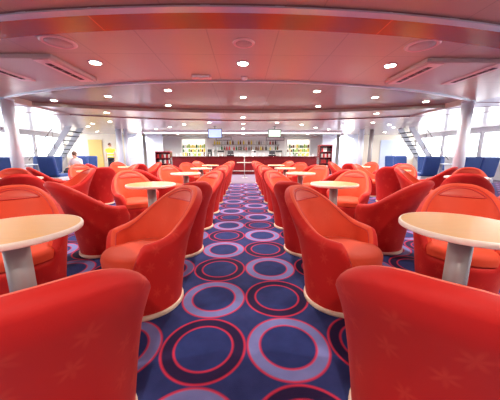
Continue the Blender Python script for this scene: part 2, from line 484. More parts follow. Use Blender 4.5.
def make_chair():
    root = thing('tub_chair', 'red tub chair', 'chair')
    b = MB(); P = []; U = []
    for i in range(NA+1):
        a = -180+360*i/NA
        o, t, zc = wall_pts(a)
        P.append([pol(r, a, z) for r, z in o]); U.append([(R(a)*.41+1.5, z) for r, z in o])
    b.grid(P[:-1], True, uv=U); b.build('shell', M['fabric'], root)
    b = MB(); P = []; U = []
    for i in range(NA+1):
        a = -180+360*i/NA
        o, t, zc = wall_pts(a); rim = []
        for k in range(0, 5):
            th = PI/2+PI/2*k/4; rim.append((r_out(zc)-RHO+RHO*math.cos(th), zc+RHO*math.sin(th)))
        zb = min(.36, zc-.03)
        for k in range(1, 9):
            z = zc+(zb-zc)*k/8; rim.append((inner_r(z, zc), z))
        P.append([pol(r, a, z) for r, z in rim]); U.append([(R(a)*.28+4.3, z*1.0) for r, z in rim])
    b.grid(P[:-1], True, uv=U); b.build('backrest', M['fabric_in'], root)
    # piping along the rim
    b = MB()
    b.tube([pol(r_out(wall_pts(a)[2])-RHO*1.85, a, top_h(a)-RHO*.55) for a in range(-136, 137, 4)], .0042, 6)
    b.build('piping', M['piping'], root)
    # seat cushion
    b = MB(); P = []; U = []
    prof = [(.0, .445), (.4, .445), (.7, .441), (.88, .432), (.97, .415), (1.0, .39), (.985, .345)]
    for i in range(NA+1):
        a = -180+360*i/NA
        k = max(0, min(1, (abs(a)-108)/28)); k = k*k*(3-2*k)
        rr = .214*(1-k)+.282*k
        P.append([pol(rr*f, a, z) for f, z in prof]); U.append([(P[-1][j].x+7, P[-1][j].y+prof[j][1]) for j in range(len(prof))])
    b.grid(P[:-1], True, uv=U); b.build('seat_cushion', M['fabric_in'], root)
    # lens shaped headrest
    b = MB(); P = []
    def inpt(u, v, off):
        a = u*31; w = (1-u*u)
        z = .772 + v*.038*w - .014*u*u*2
        zc = top_h(a)-RHO
        return pol(inner_r(min(z, zc), zc)-off, a, z)
    for i in range(25):
        u = -1+2*i/24
        P.append([inpt(u, v, .010*(1-v*v)*(1-u*u)+.001) for v in [-1+2*j/8 for j in range(9)]])
    b.grid(P); h = b.build('headrest', M['lens'], root)
    b = MB()
    loop = [inpt(-1+2*i/24, 1, .003) for i in range(25)]+[inpt(1-2*i/24, -1, .003) for i in range(1, 24)]
    b.tube(loop, .005, 6, closed=True); b.build('headrest_seam', M['piping'], h)
    b = MB(); b.lathe([(.23, 0), (.258, 0), (.262, .006), (.262, .028), (.254, .034), (.2, .034)], n=48); b.build('base_plinth', M['plinth'], root)
    return root

proto = make_chair(); used = False
def place_chair(x, y, ang, label, group):
    """ang: direction the chair faces, degrees from +X"""
    global used
    o = proto if not used else copy_tree(proto); used = True
    o.location = (x, y, 0); o.rotation_euler.z = R(ang-90)
    o['label'] = label; o['group'] = group
    return o

def make_table():
    root = thing('pedestal_table', 'round table', 'table')
    b = MB(); b.lathe([(.05, .724), (.291, .724), (.2925, .7245)][::-1]+[(.2925, .715), (.05, .715)], n=64, smooth=False); b.build('table_top', M['maple'], root)
    b = MB(); b.lathe([(.05, .69), (.285, .69), (.303, .697), (.305, .705), (.305, .716), (.301, .7235), (.2925, .7242), (.2925, .712), (.05, .712)], n=64); b.build('edge_band', M['edge'], root)
    b = MB(); b.lathe([(.055, .02), (.055, .69)], n=32); b.build('pedestal', M['steel'], root)
    b = MB(); b.lathe([(.055, .68), (.12, .683), (.12, .69), (.055, .69)], n=32); b.build('mounting_plate', M['dark'], root)
    b = MB(); b.lathe([(.19, 0), (.2, .004), (.2, .012), (.18, .02), (.055, .03)], n=40); b.build('foot_disc', M['steel'], root)
    return root
tproto = make_table(); tused = False
def place_table(x, y, label, group):
    global tused
    o = tproto if not tused else copy_tree(tproto); tused = True
    o.location = (x, y, 0); o['label'] = label; o['group'] = group

ORD = ['nearest', 'second', 'third', 'fourth', 'fifth']
DX, DY = .42, .47
TX = 1.2
for s, side in ((-1, 'left'), (1, 'right')):
    for k in range(5):
        ty = 1.24+1.92*k
        place_table(s*TX, ty, 'round maple-topped pedestal table, %s one along the %s of the aisle' % (ORD[k], side), 'tables along the aisle')
        for (ix, iy) in ((-1, -1), (-1, 1), (1, 1), (1, -1)):      # ix -1: aisle side
            if k == 0 and ix == 1 and iy == -1: continue             # behind the picture's edge
            x, y = s*(TX+ix*(.465 if ix < 0 else DX)), ty+iy*DY
            ang = math.degrees(math.atan2(-iy*DY, -s*ix*DX))
            cs = 'aisle side' if ix < 0 else 'outer side'
            ns = 'nearer' if iy < 0 else 'farther'
            lab = 'red tub chair on the %s, %s corner of the %s table %s of aisle' % (cs, ns, ORD[k], side)
            if k == 0 and ix < 0 and iy < 0:
                lab = 'large red tub chair in the %s foreground with its back to the viewer' % side
            j = random.uniform(-4, 4) if k else 0
            turn = 0 if ix < 0 else (-11 if iy < 0 else -4)
            ang += turn*(-1 if iy > 0 else 1)*(1 if s < 0 else -1)*(1 if ix < 0 else -1)
            if ix > 0: y += .05
            if k == 0 and ix < 0 and iy < 0: x, y = s*.70, .775
            if k == 0 and ix > 0: x += s*.07
            place_chair(x, y, ang+j, lab, 'red tub chairs around the aisle tables')
    for k in range(3):
        tx, ty = (3.66 if s < 0 else 3.82), 4.05+1.92*k
        place_table(s*tx, ty, 'round maple-topped pedestal table, %s in the outer row on the %s' % (ORD[k], side), 'tables in the outer rows')
        for (ix, iy) in ((-1, -1), (-1, 1), (1, 1), (1, -1)):
            x, y = s*(tx+ix*(.5 if ix > 0 else DX)), ty+iy*DY
            ang = math.degrees(math.atan2(-iy*DY, -s*ix*DX))
            cs = 'inner side' if ix < 0 else 'window side'
            ns = 'nearer' if iy < 0 else 'farther'
            place_chair(x, y, ang+random.uniform(-6, 6), 'red tub chair on the %s, %s corner of %s outer table at %s' % (cs, ns, ORD[k], side), 'red tub chairs around the outer tables')

# ------------------------------------------------------------------ ceiling fittings
def downlight(x, y, z, label, power, r=.075, n=24):
    t = thing('ceiling_downlight', label, 'ceiling light', (x, y, z), 0, 'recessed ceiling downlights')
    b = MB(); b.lathe([(r*.85, -.001), (r*.95, -.012), (r*1.12, -.010), (r*1.2, -.001)], n=n); b.build('trim_ring', M['trim'], t)
    b = MB(); b.lathe([(.001, -.006), (r*.88, -.006), (r*.88, -.0135), (.001, -.014)], n=n); b.build('lens', M['lamp'], t)
    l = bpy.data.lights.new('downlight_lamp', 'AREA'); l.shape = 'DISK'; l.size = r*1.6; l.energy = power; l.color = (1, .93, .86)
    l.spread = R(150)
    lo = bpy.data.objects.new('lamp', l); COL.objects.link(lo); lo.parent = t; lo.location = (0, 0, -.03)
DL = []
def zone_z(x, y):
    if abs(x) > XM: return ZU
    if y < c1(x): return ZN
    if y < c1b(x): return ZO
    if y < c2(x): return ZM
    if y < c3(x): return ZD
    if y < c4(x): return ZB
    return ZF
P_ = 16.5
for x, y, lab in (
    (-1.97, 3.57, 'ceiling downlight left of centre in the salmon ceiling'),
    (2.03, 3.57, 'ceiling downlight right of centre in the salmon ceiling'),
    (0, 3.55, 'small ceiling downlight over the aisle in the salmon ceiling'),
    (-4.78, 6.6, 'leftmost downlight in the curved brown ceiling recess'),
    (-3.17, 6.12, 'second downlight from the left in the brown ceiling recess'),
    (-1.6, 5.54, 'nearer of two downlights left of centre in the brown ceiling recess'),
    (-2.08, 7.15, 'farther of two downlights left of centre in the brown ceiling recess'),
    (0, 6.14, 'central downlight over the aisle in the brown ceiling recess'),
    (1.6, 5.54, 'nearer of two downlights right of centre in the brown ceiling recess'),
    (2.12, 7.17, 'farther of two downlights right of centre in the brown ceiling recess'),
    (3.15, 6.05, 'second downlight from the right in the brown ceiling recess'),
    (4.73, 6.5, 'rightmost downlight in the curved brown ceiling recess'),
    (0, 8.6, 'downlight over the aisle in the narrow pinkish ceiling band'),
    (-4.1, 7.75, 'left downlight in the narrow pinkish ceiling band'),
    (4.1, 7.7, 'right downlight in the narrow pinkish ceiling band'),
    (5.9, 4.9, 'downlight in the white ceiling right of the cassette vent'),
    (-5.9, 4.9, 'downlight in the white ceiling left of the cassette vent'),
    (0, 10.1, 'downlight over the aisle in the pale ceiling, nearer one'),
    (0, 12.0, 'downlight over the aisle in the pale ceiling, farther one'),
    (-2.4, 10.3, 'downlight in the pale ceiling left of the aisle, before the bar'),
    (2.4, 10.3, 'downlight in the pale ceiling right of the aisle, before the bar'),
    (-5.0, 9.6, 'downlight in the pale ceiling beyond the left second-row tables'),
    (5.0, 9.6, 'downlight in the pale ceiling beyond the right second-row tables'),
    (-6.8, 11.2, 'downlight in the white ceiling by the left staircase'),
    (6.8, 11.2, 'downlight in the white ceiling by the right staircase'),
    (-7.8, 13.6, 'downlight before the cream wall at the left'),
    (7.8, 13.6, 'downlight before the cream wall at the right'),
    (-4.2, 12.2, 'downlight over the left end of the bar'),
    (4.2, 12.2, 'downlight over the right end of the bar'),
    (-3.3, 11.4, 'downlight in the pale ceiling between the left hanging screen and pillars'),
    (3.3, 11.4, 'downlight in the pale ceiling between the right hanging screen and pillars'),
    (-6.0, 10.2, 'downlight in the pale ceiling over the left blue seats'),
    (6.0, 10.2, 'downlight in the pale ceiling over the right blue seats'),
    (-1.3, 9.7, 'downlight in the pale ceiling just left of the aisle'),
    (1.3, 9.7, 'downlight in the pale ceiling just right of the aisle'),
    ):
    downlight(x, y, zone_z(x, y), lab, P_)
for x in (-6.2, -3.9, -1.9, 0, 1.9, 3.9, 6.2):  # extra downlights added to brighten the wall behind the bar
    downlight(x, 15.0, zone_z(x, 15.0), 'added fill downlight behind the bar, %s' % {-6.2: 'farthest left', -3.9: 'second from left', -1.9: 'third from left', 0: 'on the aisle line', 1.9: 'third from right', 3.9: 'second from right', 6.2: 'farthest right'}[x], P_*1.6)
# unseen downlights above and behind the viewer, there to light the room
for x, y in ((-2.2, .6), (2.2, .6), (0, -1.0), (-2.2, -2.4), (2.2, -2.4), (-5.5, 1.2), (5.5, 1.2)):
    downlight(x, y, ZN, 'unseen fill downlight in the near ceiling, outside the picture', P_)

def speaker_disc(x, y, label, r=.11):
    t = thing('ceiling_speaker', label, 'speaker', (x, y, ZM), 0, 'round ceiling speakers')
    b = MB(); b.lathe([(r*.8, -.001), (r*.84, -.012), (r*1.0, -.014), (r*1.12, -.001)], n=32); b.build('rim', M['ventw'], t)
    b = MB(); b.lathe([(.001, -.004), (r*.82, -.004), (r*.82, -.009), (.03, -.011), (.001, -.011)], n=32); b.build('grille', M['vent'], t)
speaker_disc(0.01, 2.95, 'round ceiling speaker above the aisle in the salmon ceiling')
speaker_disc(-2.02, 2.98, 'round ceiling speaker at the left of the salmon ceiling', .16)
speaker_disc(2.02, 2.95, 'round ceiling speaker at the right of the salmon ceiling', .16)
for s, side in ((-1, 'left'), (1, 'right')):
    t = thing('cassette_vent', 'boxed air conditioning vent with dark slots at the %s of the salmon ceiling' % side, 'air vent', (s*2.95, 3.78, ZM), 0, 'boxed ceiling air vents')
    b = MB(); b.box(-.60, .60, -.48, .48, -.055, 0, .012); b.build('housing', M['vent'], t)
    for x in (-.45, .45):
        b = MB(); b.box(x-.10, x+.10, -.46, .46, -.066, -.054, .004); f = b.build('slot_frame', M['ventw'], t)
        b = MB()
        b.box(x-.035, x+.035, -.34, .34, -.069, -.0655); b.build('slot', M['slot'], f)
        for q in range(4):
            y = -.24+.16*q; b = MB(); b.box(x-.033, x+.033, y-.004, y+.004, -.072, -.069); b.build('louvre', M['vent'], f)
t = thing('ceiling_sign_box', 'small pale box fixed to the salmon ceiling left of the aisle', 'ceiling fitting', (-.65, 4.1, ZM))
b = MB(); b.box(-.15, .15, -.05, .05, -.045, 0, .008); b.build('casing', M['ventw'], t)
b = MB(); b.box(-.13, .13, -.053, -.05, -.038, -.01); b.build('front_panel', M['white'], t)
t = thing('smoke_detector', 'small white smoke detector above the aisle at the ceiling edge', 'smoke detector', (.02, 4.16, ZM))
b = MB(); b.lathe([(.055, 0), (.055, -.012), (.045, -.035), (.02, -.045)], n=24); b.build('housing', M['white'], t)
b = MB(); b.lathe([(.056, -.004), (.058, -.006), (.058, -.010), (.056, -.012)], n=24); b.build('rim', M['trim'], t)

# ------------------------------------------------------------------ bar
BY = 13.6
t = thing('bar_counter', 'long red bar counter with a dark top at the end of the aisle', 'bar', (0, BY, 0))
b = MB(); b.box(-3.9, 4.1, 0, .55, .1, .96); b.box(-3.9, 4.1, .05, .5, 0, .1); b.build('counter_body', M['barred'], t)
b = MB(); b.box(-3.98, 4.18, -.12, .62, .96, 1.0, .008); b.build('counter_top', M['bardark'], t)
for i in range(8):
    b = MB(); b.box(-3.85+i*1.0, -2.95+i*1.0, -.02, 0, .16, .80, .004); b.build('front_panel', M['barred'], t)
b = MB(); b.tube([(-3.9, -.10, .20), (4.1, -.10, .20)], .02, 10)
for i in range(9): b.tube([(-3.9+i, -.10, .20), (-3.9+i, 0, .20)], .012, 8)
b.build('foot_rail', M['steel'], t)
# overhead light trough above the bar
t = thing('bar_canopy', 'white canopy with a light strip hanging over the bar', 'canopy', (0, 13.2, 0))
b = MB(); b.box(-5.3, 5.3, 0, .25, 2.22, ZF, .01); b.build('fascia', M['white'], t)
b = MB(); b.box(-5.2, 5.2, .04, .2, 2.208, 2.221); b.build('light_strip', M['strip_light'], t)
for x in (-3.9, -1.3, 1.3, 3.9):
    l = bpy.data.lights.new('strip_lamp', 'AREA'); l.shape = 'RECTANGLE'; l.size = 2.4; l.size_y = .12; l.energy = 45; l.color = (1, .97, .93)
    lo = bpy.data.objects.new('lamp', l); COL.objects.link(lo); lo.parent = t; lo.location = (x, .12, 2.19)
# back counter
t = thing('back_counter', 'white back counter behind the bar', 'counter', (0, 16.3, 0))
b = MB(); b.box(-4.6, 4.6, 0, .8, 0, .94); b.build('cabinet_body', M['white'], t)
b = MB(); b.box(-4.65, 4.65, -.04, .82, .94, .98, .006); b.build('worktop', M['steel'], t)
for i in range(9):
    b = MB(); b.box(-4.55+i*1.01, -3.6+i*1.01, -.02, 0, .08, .9, .004); d = b.build('door', M['white'], t)
    b = MB(); b.tube([(-4.2+i*1.01, -.04, .84), (-3.95+i*1.01, -.04, .84)], .01, 8); b.build('handle', M['steel'], d)
# lit display shelves left and right
for s, side in ((-1, 'left'), (1, 'right')):
    cx = -3.35 if s < 0 else 3.75
    t = thing('display_shelf', 'brightly lit display shelf at the %s of the bar' % side, 'shelf', (cx, 16.75, .98))
    b = MB(); b.box(-.78, .78, .28, .33, 0, 1.12); b.build('lit_back', M['niche'], t)
    b = MB(); b.box(-.82, -.78, 0, .33, 0, 1.12); b.build('side_panel', M['white'], t)
    b = MB(); b.box(.78, .82, 0, .33, 0, 1.12); b.build('side_panel', M['white'], t)
    for k in range(3):
        b = MB(); b.box(-.78, .78, 0, .28, .02+k*.27-.02, .02+k*.27, .003); b.build('shelf', M['white'], t)
    b = MB(); b.box(-.82, .82, 0, .33, 1.12, 1.15); b.build('top_panel', M['white'], t)
    for k in range(3):
        n = 12
        for i in range(n):
            x = cx-.70+1.4*i/(n-1); m = random.choice(['yel_b', 'yel_b', 'lime_b', 'lime_b', 'brown_b', 'white_b', 'green_b'])
            h = random.uniform(.19, .25)
            z = 1.0+k*.27
            if i % 2:
                b = MB(); b.box(-.058, .058, -.03, .03, 0, h, .008); nm, ct = 'packet', 'packet'
            else:
                b = MB(); b.lathe([(.05, 0), (.052, .01), (.052, h*.6), (.02, h*.8), (.02, h*.97), (.024, h)], n=12); nm, ct = 'bottle', 'bottle'
            o = b.build('snack_'+nm if nm == 'packet' else 'bottle', M[m], None, (x, 16.88, z))
            lv = ['bottom', 'middle', 'top'][k]; cn = ({'yel_b': 'yellow', 'lime_b': 'lime green', 'brown_b': 'brown', 'white_b': 'white', 'green_b': 'dark green'}[m]+' '+nm)
            tag(o, '%s %s from left on %s board of the %s lit shelf' % (nth((cn, k, side)), cn, lv, side), ct, '%ss on the %s lit display shelf' % (nm, side))
# shelves of bottles on the middle back wall
cols = {'green_b': 'green', 'brown_b': 'brown', 'clear_b': 'clear', 'white_b': 'white', 'red_b': 'red', 'black': 'black', 'yel_b': 'yellow'}
for zs, lv, n in ((1.36, 'lower', 27), (1.74, 'upper', 25)):
    t = thing('bottle_shelf', '%s white wall shelf with spirit bottles behind the middle of the bar' % lv, 'shelf', (0.2, 16.9, zs), 0, 'wall shelves behind the bar')
    b = MB(); b.box(-2.3, 2.3, 0, .3, 0, .03, .004); b.build('board', M['steel'], t)
    for x in (-2.2, 0, 2.2):
        b = MB(); b.box(x-.015, x+.015, .0, .3, -.10, 0); b.build('bracket', M['steel'], t)
    for i in range(n):
        x = -1.98+4.36*i/(n-1)+random.uniform(-.03, .03)
        m = random.choice(['green_b', 'brown_b', 'clear_b', 'clear_b', 'white_b', 'red_b', 'black', 'brown_b', 'yel_b']); h = random.uniform(.25, .33)
        b = MB(); b.lathe([(.05, 0), (.054, .01), (.054, h*.55), (.046, h*.64), (.02, h*.76), (.019, h*.94), (.024, h*.95), (.024, h)], n=14)
        tag(b.build('bottle', M[m], None, (x, 17.03, zs+.03)), '%s %s spirit bottle from left on %s wall shelf behind the bar' % (nth((m, lv)), cols[m], lv), 'bottle', 'spirit bottles on the %s wall shelf' % lv)
for x, w, lab in ((-1.35, .5, 'white menu board high on the back wall, left of the aisle'), (2.2, .6, 'white menu board high on the back wall, right of the aisle')):
    t = thing('menu_board', lab, 'menu board', (x, 17.2, 2.17), 0, 'menu boards on the back wall')
    b = MB(); b.box(-w-.03, w+.03, -.03, 0, -.12, .12, .004); b.build('frame', M['dark'], t)
    b = MB(); b.box(-w, w, -.036, -.03, -.09, .09); b.build('panel', M['white'], t)
# coffee machine, tills, glasses, small appliances
def boxthing(name, label, cat, x, y, z, w, d, h, mat, extra=None, group=None):
    t = thing(name, label, cat, (x, y, z), 0, group)
    b = MB(); b.box(-w/2, w/2, -d/2, d/2, 0, h, .012); b.build('body', M[mat], t)
    if extra: extra(t, w, d, h)
    return t
def cm(t, w, d, h):
    b = MB(); b.box(-w*.45, w*.45, -d/2-.004, -d/2+.002, h*.62, h*.9, .003); b.build('front_panel', M['black'], t)
    b = MB(); b.box(-w*.45, w*.45, -d/2-.1, -d/2, 0, .03, .003); b.build('drip_tray', M['dark'], t)
    for q in (-.2, .2):
        b = MB(); b.lathe([(.02, h*.45), (.025, h*.6)], q*w, -d/2-.05, 12); b.box(q*w-.012, q*w+.012, -d/2-.14, -d/2-.02, h*.5, h*.53); b.build('spout', M['steel'], t)
boxthing('coffee_machine', 'steel coffee machine with black panel behind the bar, left one', 'coffee machine', -1.5, 16.6, .98, .5, .45, .42, 'steel', cm, 'coffee machines on the back counter')
boxthing('coffee_machine', 'steel coffee machine with black panel behind the bar, right one', 'coffee machine', 2.35, 16.6, .98, .5, .45, .42, 'steel', cm, 'coffee machines on the back counter')
boxthing('drinks_dispenser', 'dark drinks dispenser on the back counter behind the bar', 'dispenser', -2.25, 16.6, .98, .24, .3, .46, 'dark', cm)
boxthing('drinks_dispenser', 'white drinks dispenser on the back counter, middle of the bar', 'dispenser', .7, 16.6, .98, .3, .3, .4, 'white', cm)
def till(x, label):
    t = thing('cash_register', label, 'cash register', (x, BY+.3, 1.0), 0, 'cash registers on the bar')
    b = MB(); b.box(-.2, .2, -.18, .18, 0, .09, .01); b.build('drawer_box', M['black'], t)
    mt = Matrix.Translation((0, 0, .12)) @ Matrix.Rotation(R(-12), 4, 'X')
    b = MB(); b.box(-.17, .17, -.015, .015, 0, .2, .006, mt); s = b.build('screen', M['black'], t)
    b = MB(); b.box(-.03, .03, -.03, .03, .085, .15); b.build('stand', M['dark'], t)
till(-.72, 'black cash register on the bar, left of the aisle line'); till(1.62, 'black cash register on the bar, right of the aisle line')
def tap(x, label):
    t = thing('beer_tap', label, 'beer tap', (x, BY+.35, 1.0), 0, 'beer taps on the bar')
    b = MB(); b.lathe([(.05, 0), (.05, .01), (.03, .02), (.028, .3), (.035, .31), (.035, .36), (.0, .37)], n=16); b.build('column', M['steel'], t)
    b = MB(); b.tube([(0, 0, .28), (0, .09, .28), (0, .1, .24)], .012, 8); b.build('spout', M['steel'], t)
    b = MB(); b.lathe([(.01, .37), (.016, .42), (.012, .46)], n=10); b.build('handle', M['black'], t)
for i, x in enumerate((-2.6, -1.7, .55, 2.6)):
    tap(x, ['leftmost steel beer tap on the red bar', 'second steel beer tap from the left on the red bar', 'steel beer tap at the middle of the red bar', 'rightmost steel beer tap on the red bar'][i])
glass_b = MB(); glass_b.lathe([(.025, 0), (.028, .004), (.036, .13), (.036, .135)], n=12)
gl0 = None
for i in range(34):
    x = -3.8+7.8*i/33
    if min(abs(x+.72), abs(x-1.62)) < .26 or min(abs(x-q) for q in (-2.6, -1.7, .55, 2.6)) < .1: continue
    if gl0 is None: gl0 = glass_b.build('drinking_glass', M['clear_b']); o = gl0
    else: o = gl0.copy(); COL.objects.link(o)
    o.location = (x, BY+.42+random.uniform(-.06, .06), 1.0)
    tag(o, '%s pale drinking glass from the left on the red bar counter' % nth('glass'), 'glass', 'drinking glasses on the bar')

# two hanging screens
def tv(x0, x1, z0, z1, mat, label, y=11.0):
    cx = (x0+x1)/2; w = x1-x0; h = z1-z0
    t = thing('hanging_screen', label, 'television', (cx, y, ZF), 0, 'screens hanging over the bar')
    b = MB(); b.box(-w/2, w/2, 0, .05, z0-ZF, z1-ZF, .006); c = b.build('casing', M['black'], t)
    b = MB(); b.box(-w/2+.03, w/2-.03, -.004, .001, z0-ZF+.035, z1-ZF-.03); b.build('display', M[mat], c)
    b = MB(); b.tube([(0, .03, z1-ZF-.1), (0, .03, 0)], .016, 10); b.box(-.07, .07, -.02, .08, -.012, 0); b.box(-.06, .06, .05, .07, z0-ZF+.1, z1-ZF-.08); b.build('ceiling_mount', M['dark'], t)
tv(-1.55, -.93, 1.80, 2.21, 'screen_blue', 'larger hanging screen with pale blue picture, left of the aisle')
tv(1.09, 1.67, 1.84, 2.19, 'screen_green', 'smaller hanging screen with pale green picture, right of the aisle')

# steel barrier post before the bar
t = thing('barrier_post', 'thin steel post with a pale crossbar before the middle of the red bar', 'post', (.05, 11.6, 0))
b = MB(); b.box(-.36, .36, -.02, .02, .71, .745, .006); b.build('crossbar', M['edge'], t)
b = MB(); b.lathe([(.02, .015), (.02, .96)], n=12); b.build('pole', M['steel'], t)
b = MB(); b.lathe([(.14, 0), (.14, .01), (.02, .02)], n=24); b.build('foot_plate', M['steel'], t)
b = MB(); b.lathe([(.03, .955), (.032, .98), (.015, 1.0)], n=12); b.build('cap', M['steel'], t)

# racks at both ends of the bar
def rack(x, y, w, h, label, levels, pal):
    t = thing('display_rack', label, 'rack', (x, y, 0), 0, 'display racks at the ends of the bar')
    b = MB(); b.box(-w/2, w/2, .36, .4, 0, h); b.build('back_panel', M['bardark'], t)
    for sx in (-1, 1):
        b = MB(); b.box(min(sx*w/2, sx*(w/2-.03)), max(sx*w/2, sx*(w/2-.03)), 0, .36, 0, h); b.build('side_panel', M['bardark'], t)
    for k in range(levels):
        b = MB(); b.box(-w/2+.03, w/2-.03, 0, .36, .3+k*(h-.3)/levels-.02, .3+k*(h-.3)/levels, .003); b.build('shelf', M['barred'], t)
    b = MB(); b.box(-w/2, w/2, -.02, .4, h, h+.05, .006); b.build('top_panel', M['barred'], t)
    b = MB(); b.box(-w/2+.03, w/2-.03, .02, .36, 0, .28); b.build('plinth', M['bardark'], t)
    for k in range(levels):
        for i in range(6):
            xx = x-w/2+.1+(w-.2)*i/5; m = random.choice(pal)
            b = MB(); b.box(-.04, .04, -.05, .05, 0, min(.2, (h-.3)/levels-.06), .006)
            o = b.build('carton', M[m], None, (xx, y+.18, .3+k*(h-.3)/levels))
            nm = {'red_b': 'red', 'white_b': 'white', 'yel_b': 'yellow', 'dark': 'dark', 'lime_b': 'green'}[m]
            tag(o, '%s %s carton from left on the shelf %s, %s rack' % (nth((nm, k, x)), nm, ['nearest the floor', 'second from floor', 'third from floor', 'fourth from floor'][k], 'left bar-end' if x < 0 else 'right bar-end'), 'carton', 'cartons on the bar-end racks')
rack(-4.45, 13.7, .82, 1.22, 'low dark red display rack at the left end of the bar', 3, ['red_b', 'white_b', 'dark'])
rack(4.62, 13.7, .72, 1.58, 'tall dark red display rack at the right end of the bar', 4, ['red_b', 'white_b', 'dark', 'red_b'])

# white pillars and panels around the bar
def pillar(x, y, r, label, mat='column'):
    t = thing('round_pillar', label, 'pillar', (x, y, 0), 0)
    z = zone_z(x, y)
    b = MB(); b.lathe([(r, .12), (r, z)], n=24); b.build('shaft', M[mat], t)
    b = MB(); b.lathe([(r+.01, 0), (r+.01, .12)], n=24); b.build('skirting', M['steel'], t)
pillar(-6.05, 12.3, .13, 'left of two white pillars beyond the left tables')
pillar(-5.72, 12.3, .08, 'right, thinner of two white pillars beyond the left tables')
pillar(5.9, 12.3, .12, 'white pillar beyond the right tables')
pillar(6.4, 12.3, .1, 'grey pillar beyond the right tables', 'steel')
def screen_panel(x0, x1, y, z1, label, mat='blue_white', poster=None):
    t = thing('partition_panel', label, 'partition', ((x0+x1)/2, y, 0), 0)
    w = (x1-x0)/2
    b = MB(); b.box(-w, w, 0, .06, .08, z1, .008); b.build('panel', M[mat], t)
    b = MB(); b.box(-w-.02, w+.02, -.015, .075, 0, .08, .004); b.build('foot_rail', M['steel'], t)
    if poster:
        b = MB(); b.box(-w*poster, w*poster, -.008, .0, .95, z1-.25); p = b.build('light_box', M['niche'], t)
screen_panel(-7.2, -6.1, 15.2, ZU, 'tall bluish white partition left of the bar with a lit panel', 'blue_white', .45)
screen_panel(-5.9, -4.9, 15.2, ZU, 'tall bluish white partition next to the left bar end')
screen_panel(4.9, 5.75, 15.2, ZF-.02 if False else ZU, 'tall bluish white partition next to the right bar end')
screen_panel(5.95, 7.1, 15.2, ZU, 'tall bluish white partition right of the bar with a lit panel', 'blue_white', .45)
# doors in side back walls
for s, side, n in ((-1, 'left', 1), (1, 'right', 2)):
    b = MB(); b.box(s*9.15-.42, s*9.15+.42, YS-.05, YS, 0, 2.0, .01)
    d = struct(b.build('door_%d' % n, M['curtain'] if s < 0 else M['blue_white']))
    b = MB(); b.tube([(s*9.15+.32, YS-.09, .98), (s*9.15+.32, YS-.09, 1.12)], .012, 8); b.box(s*9.15+.31, s*9.15+.33, YS-.09, YS-.05, 1.0, 1.02); b.build('door_handle', M['steel'], d)

# ------------------------------------------------------------------ stairs
def stairs(s, side):
    t = thing('staircase', 'open-tread staircase rising toward the middle at the %s, by the windows' % side, 'staircase', (s*9.2, 11.2, 0))
    n = 12; rise, run = ZU/n, .17
    x0 = s*.35
    def sx(i): return x0 - s*i*run
    for yy in (0, .8):
        b = MB()
        P = []
        a = Vector((sx(0), yy, .0)); e = Vector((sx(n), yy, ZU-.0))
        d = (e-a)
        vs = []
        for off in (0, .05):
            vs += [b.bm.verts.new(a+Vector((0, off, 0))), b.bm.verts.new(a+Vector((-s*.28, off, 0))), b.bm.verts.new(e+Vector((0, off, 0))), b.bm.verts.new(e+Vector((s*.28, off, 0)))]
        for q in ((0, 1, 2, 3), (7, 6, 5, 4), (0, 4, 5, 1), (1, 5, 6, 2), (2, 6, 7, 3), (3, 7, 4, 0)): b._f([vs[k] for k in q])
        b.build('stringer', M['grey'], t)
    for i in range(1, n):
        b = MB(); x = sx(i)
        b.box(x-.13, x+.13, .05, .8, rise*i-.03, rise*i, .004); b.build('tread', M['dark' if i % 1 else 'dark'], t)
    b = MB(); pts = [(sx(i), -.02, rise*i+.85) for i in range(0, 8)]
    b.tube(pts, .02, 8); b.build('handrail', M['steel'], t)
    for i in (1, 3, 5, 7):
        b = MB(); b.tube([(sx(i), -.02, rise*i), (sx(i), -.02, rise*i+.85)], .013, 8); b.build('baluster', M['steel'], t)
stairs(-1, 'left'); stairs(1, 'right')

# ------------------------------------------------------------------ blue seats
def make_sofa(w):
    root = thing('blue_seat', 'blue seat', 'seat')
    b = MB(); b.box(-w/2, w/2, -.32, .30, .14, .29, .02); b.build('base', M['grey'], root)
    n = max(1, round(w/.6)); cw = w/n
    for i in range(n):
        x = -w/2+cw*i
        b = MB(); b.box(x+.006, x+cw-.006, -.34, .24, .27, .40, .035); b.build('seat_cushion', M['blue'], root)
        mt = Matrix.Translation((0, .22, .35)) @ Matrix.Rotation(R(-9), 4, 'X')
        b = MB(); b.box(x+.006, x+cw-.006, 0, .12, 0, .69, .045, mt); b.build('backrest', M['blue'], root)
    for sx in (-1, 1):
        for y in (-.26, .24):
            b = MB(); b.tube([(sx*(w/2-.08), y, 0), (sx*(w/2-.08), y, .15)], .022, 8); b.build('leg', M['steel'], root)
    return root
sofas = {}
def place_sofa(w, x, y, face, label):
    if w not in sofas: sofas[w] = make_sofa(w); o = sofas[w]
    else: o = copy_tree(sofas[w])
    o.location = (x, y, 0); o.rotation_euler.z = R(face+90)
    o['label'] = label; o['group'] = 'blue padded seats by the windows'
def place_desk(x, y, label):
    t = thing('side_table', label, 'table', (x, y, 0), 0, 'pale tables among the blue seats')
    b = MB(); b.box(-.45, .45, -.3, .3, .70, .735, .008); b.build('table_top', M['grey'], t)
    b = MB(); b.box(-.05, .05, -.05, .05, .02, .70, .006); b.build('pedestal', M['grey'], t)
    b = MB(); b.box(-.25, .25, -.2, .2, 0, .02, .004); b.build('foot_plate', M['steel'], t)
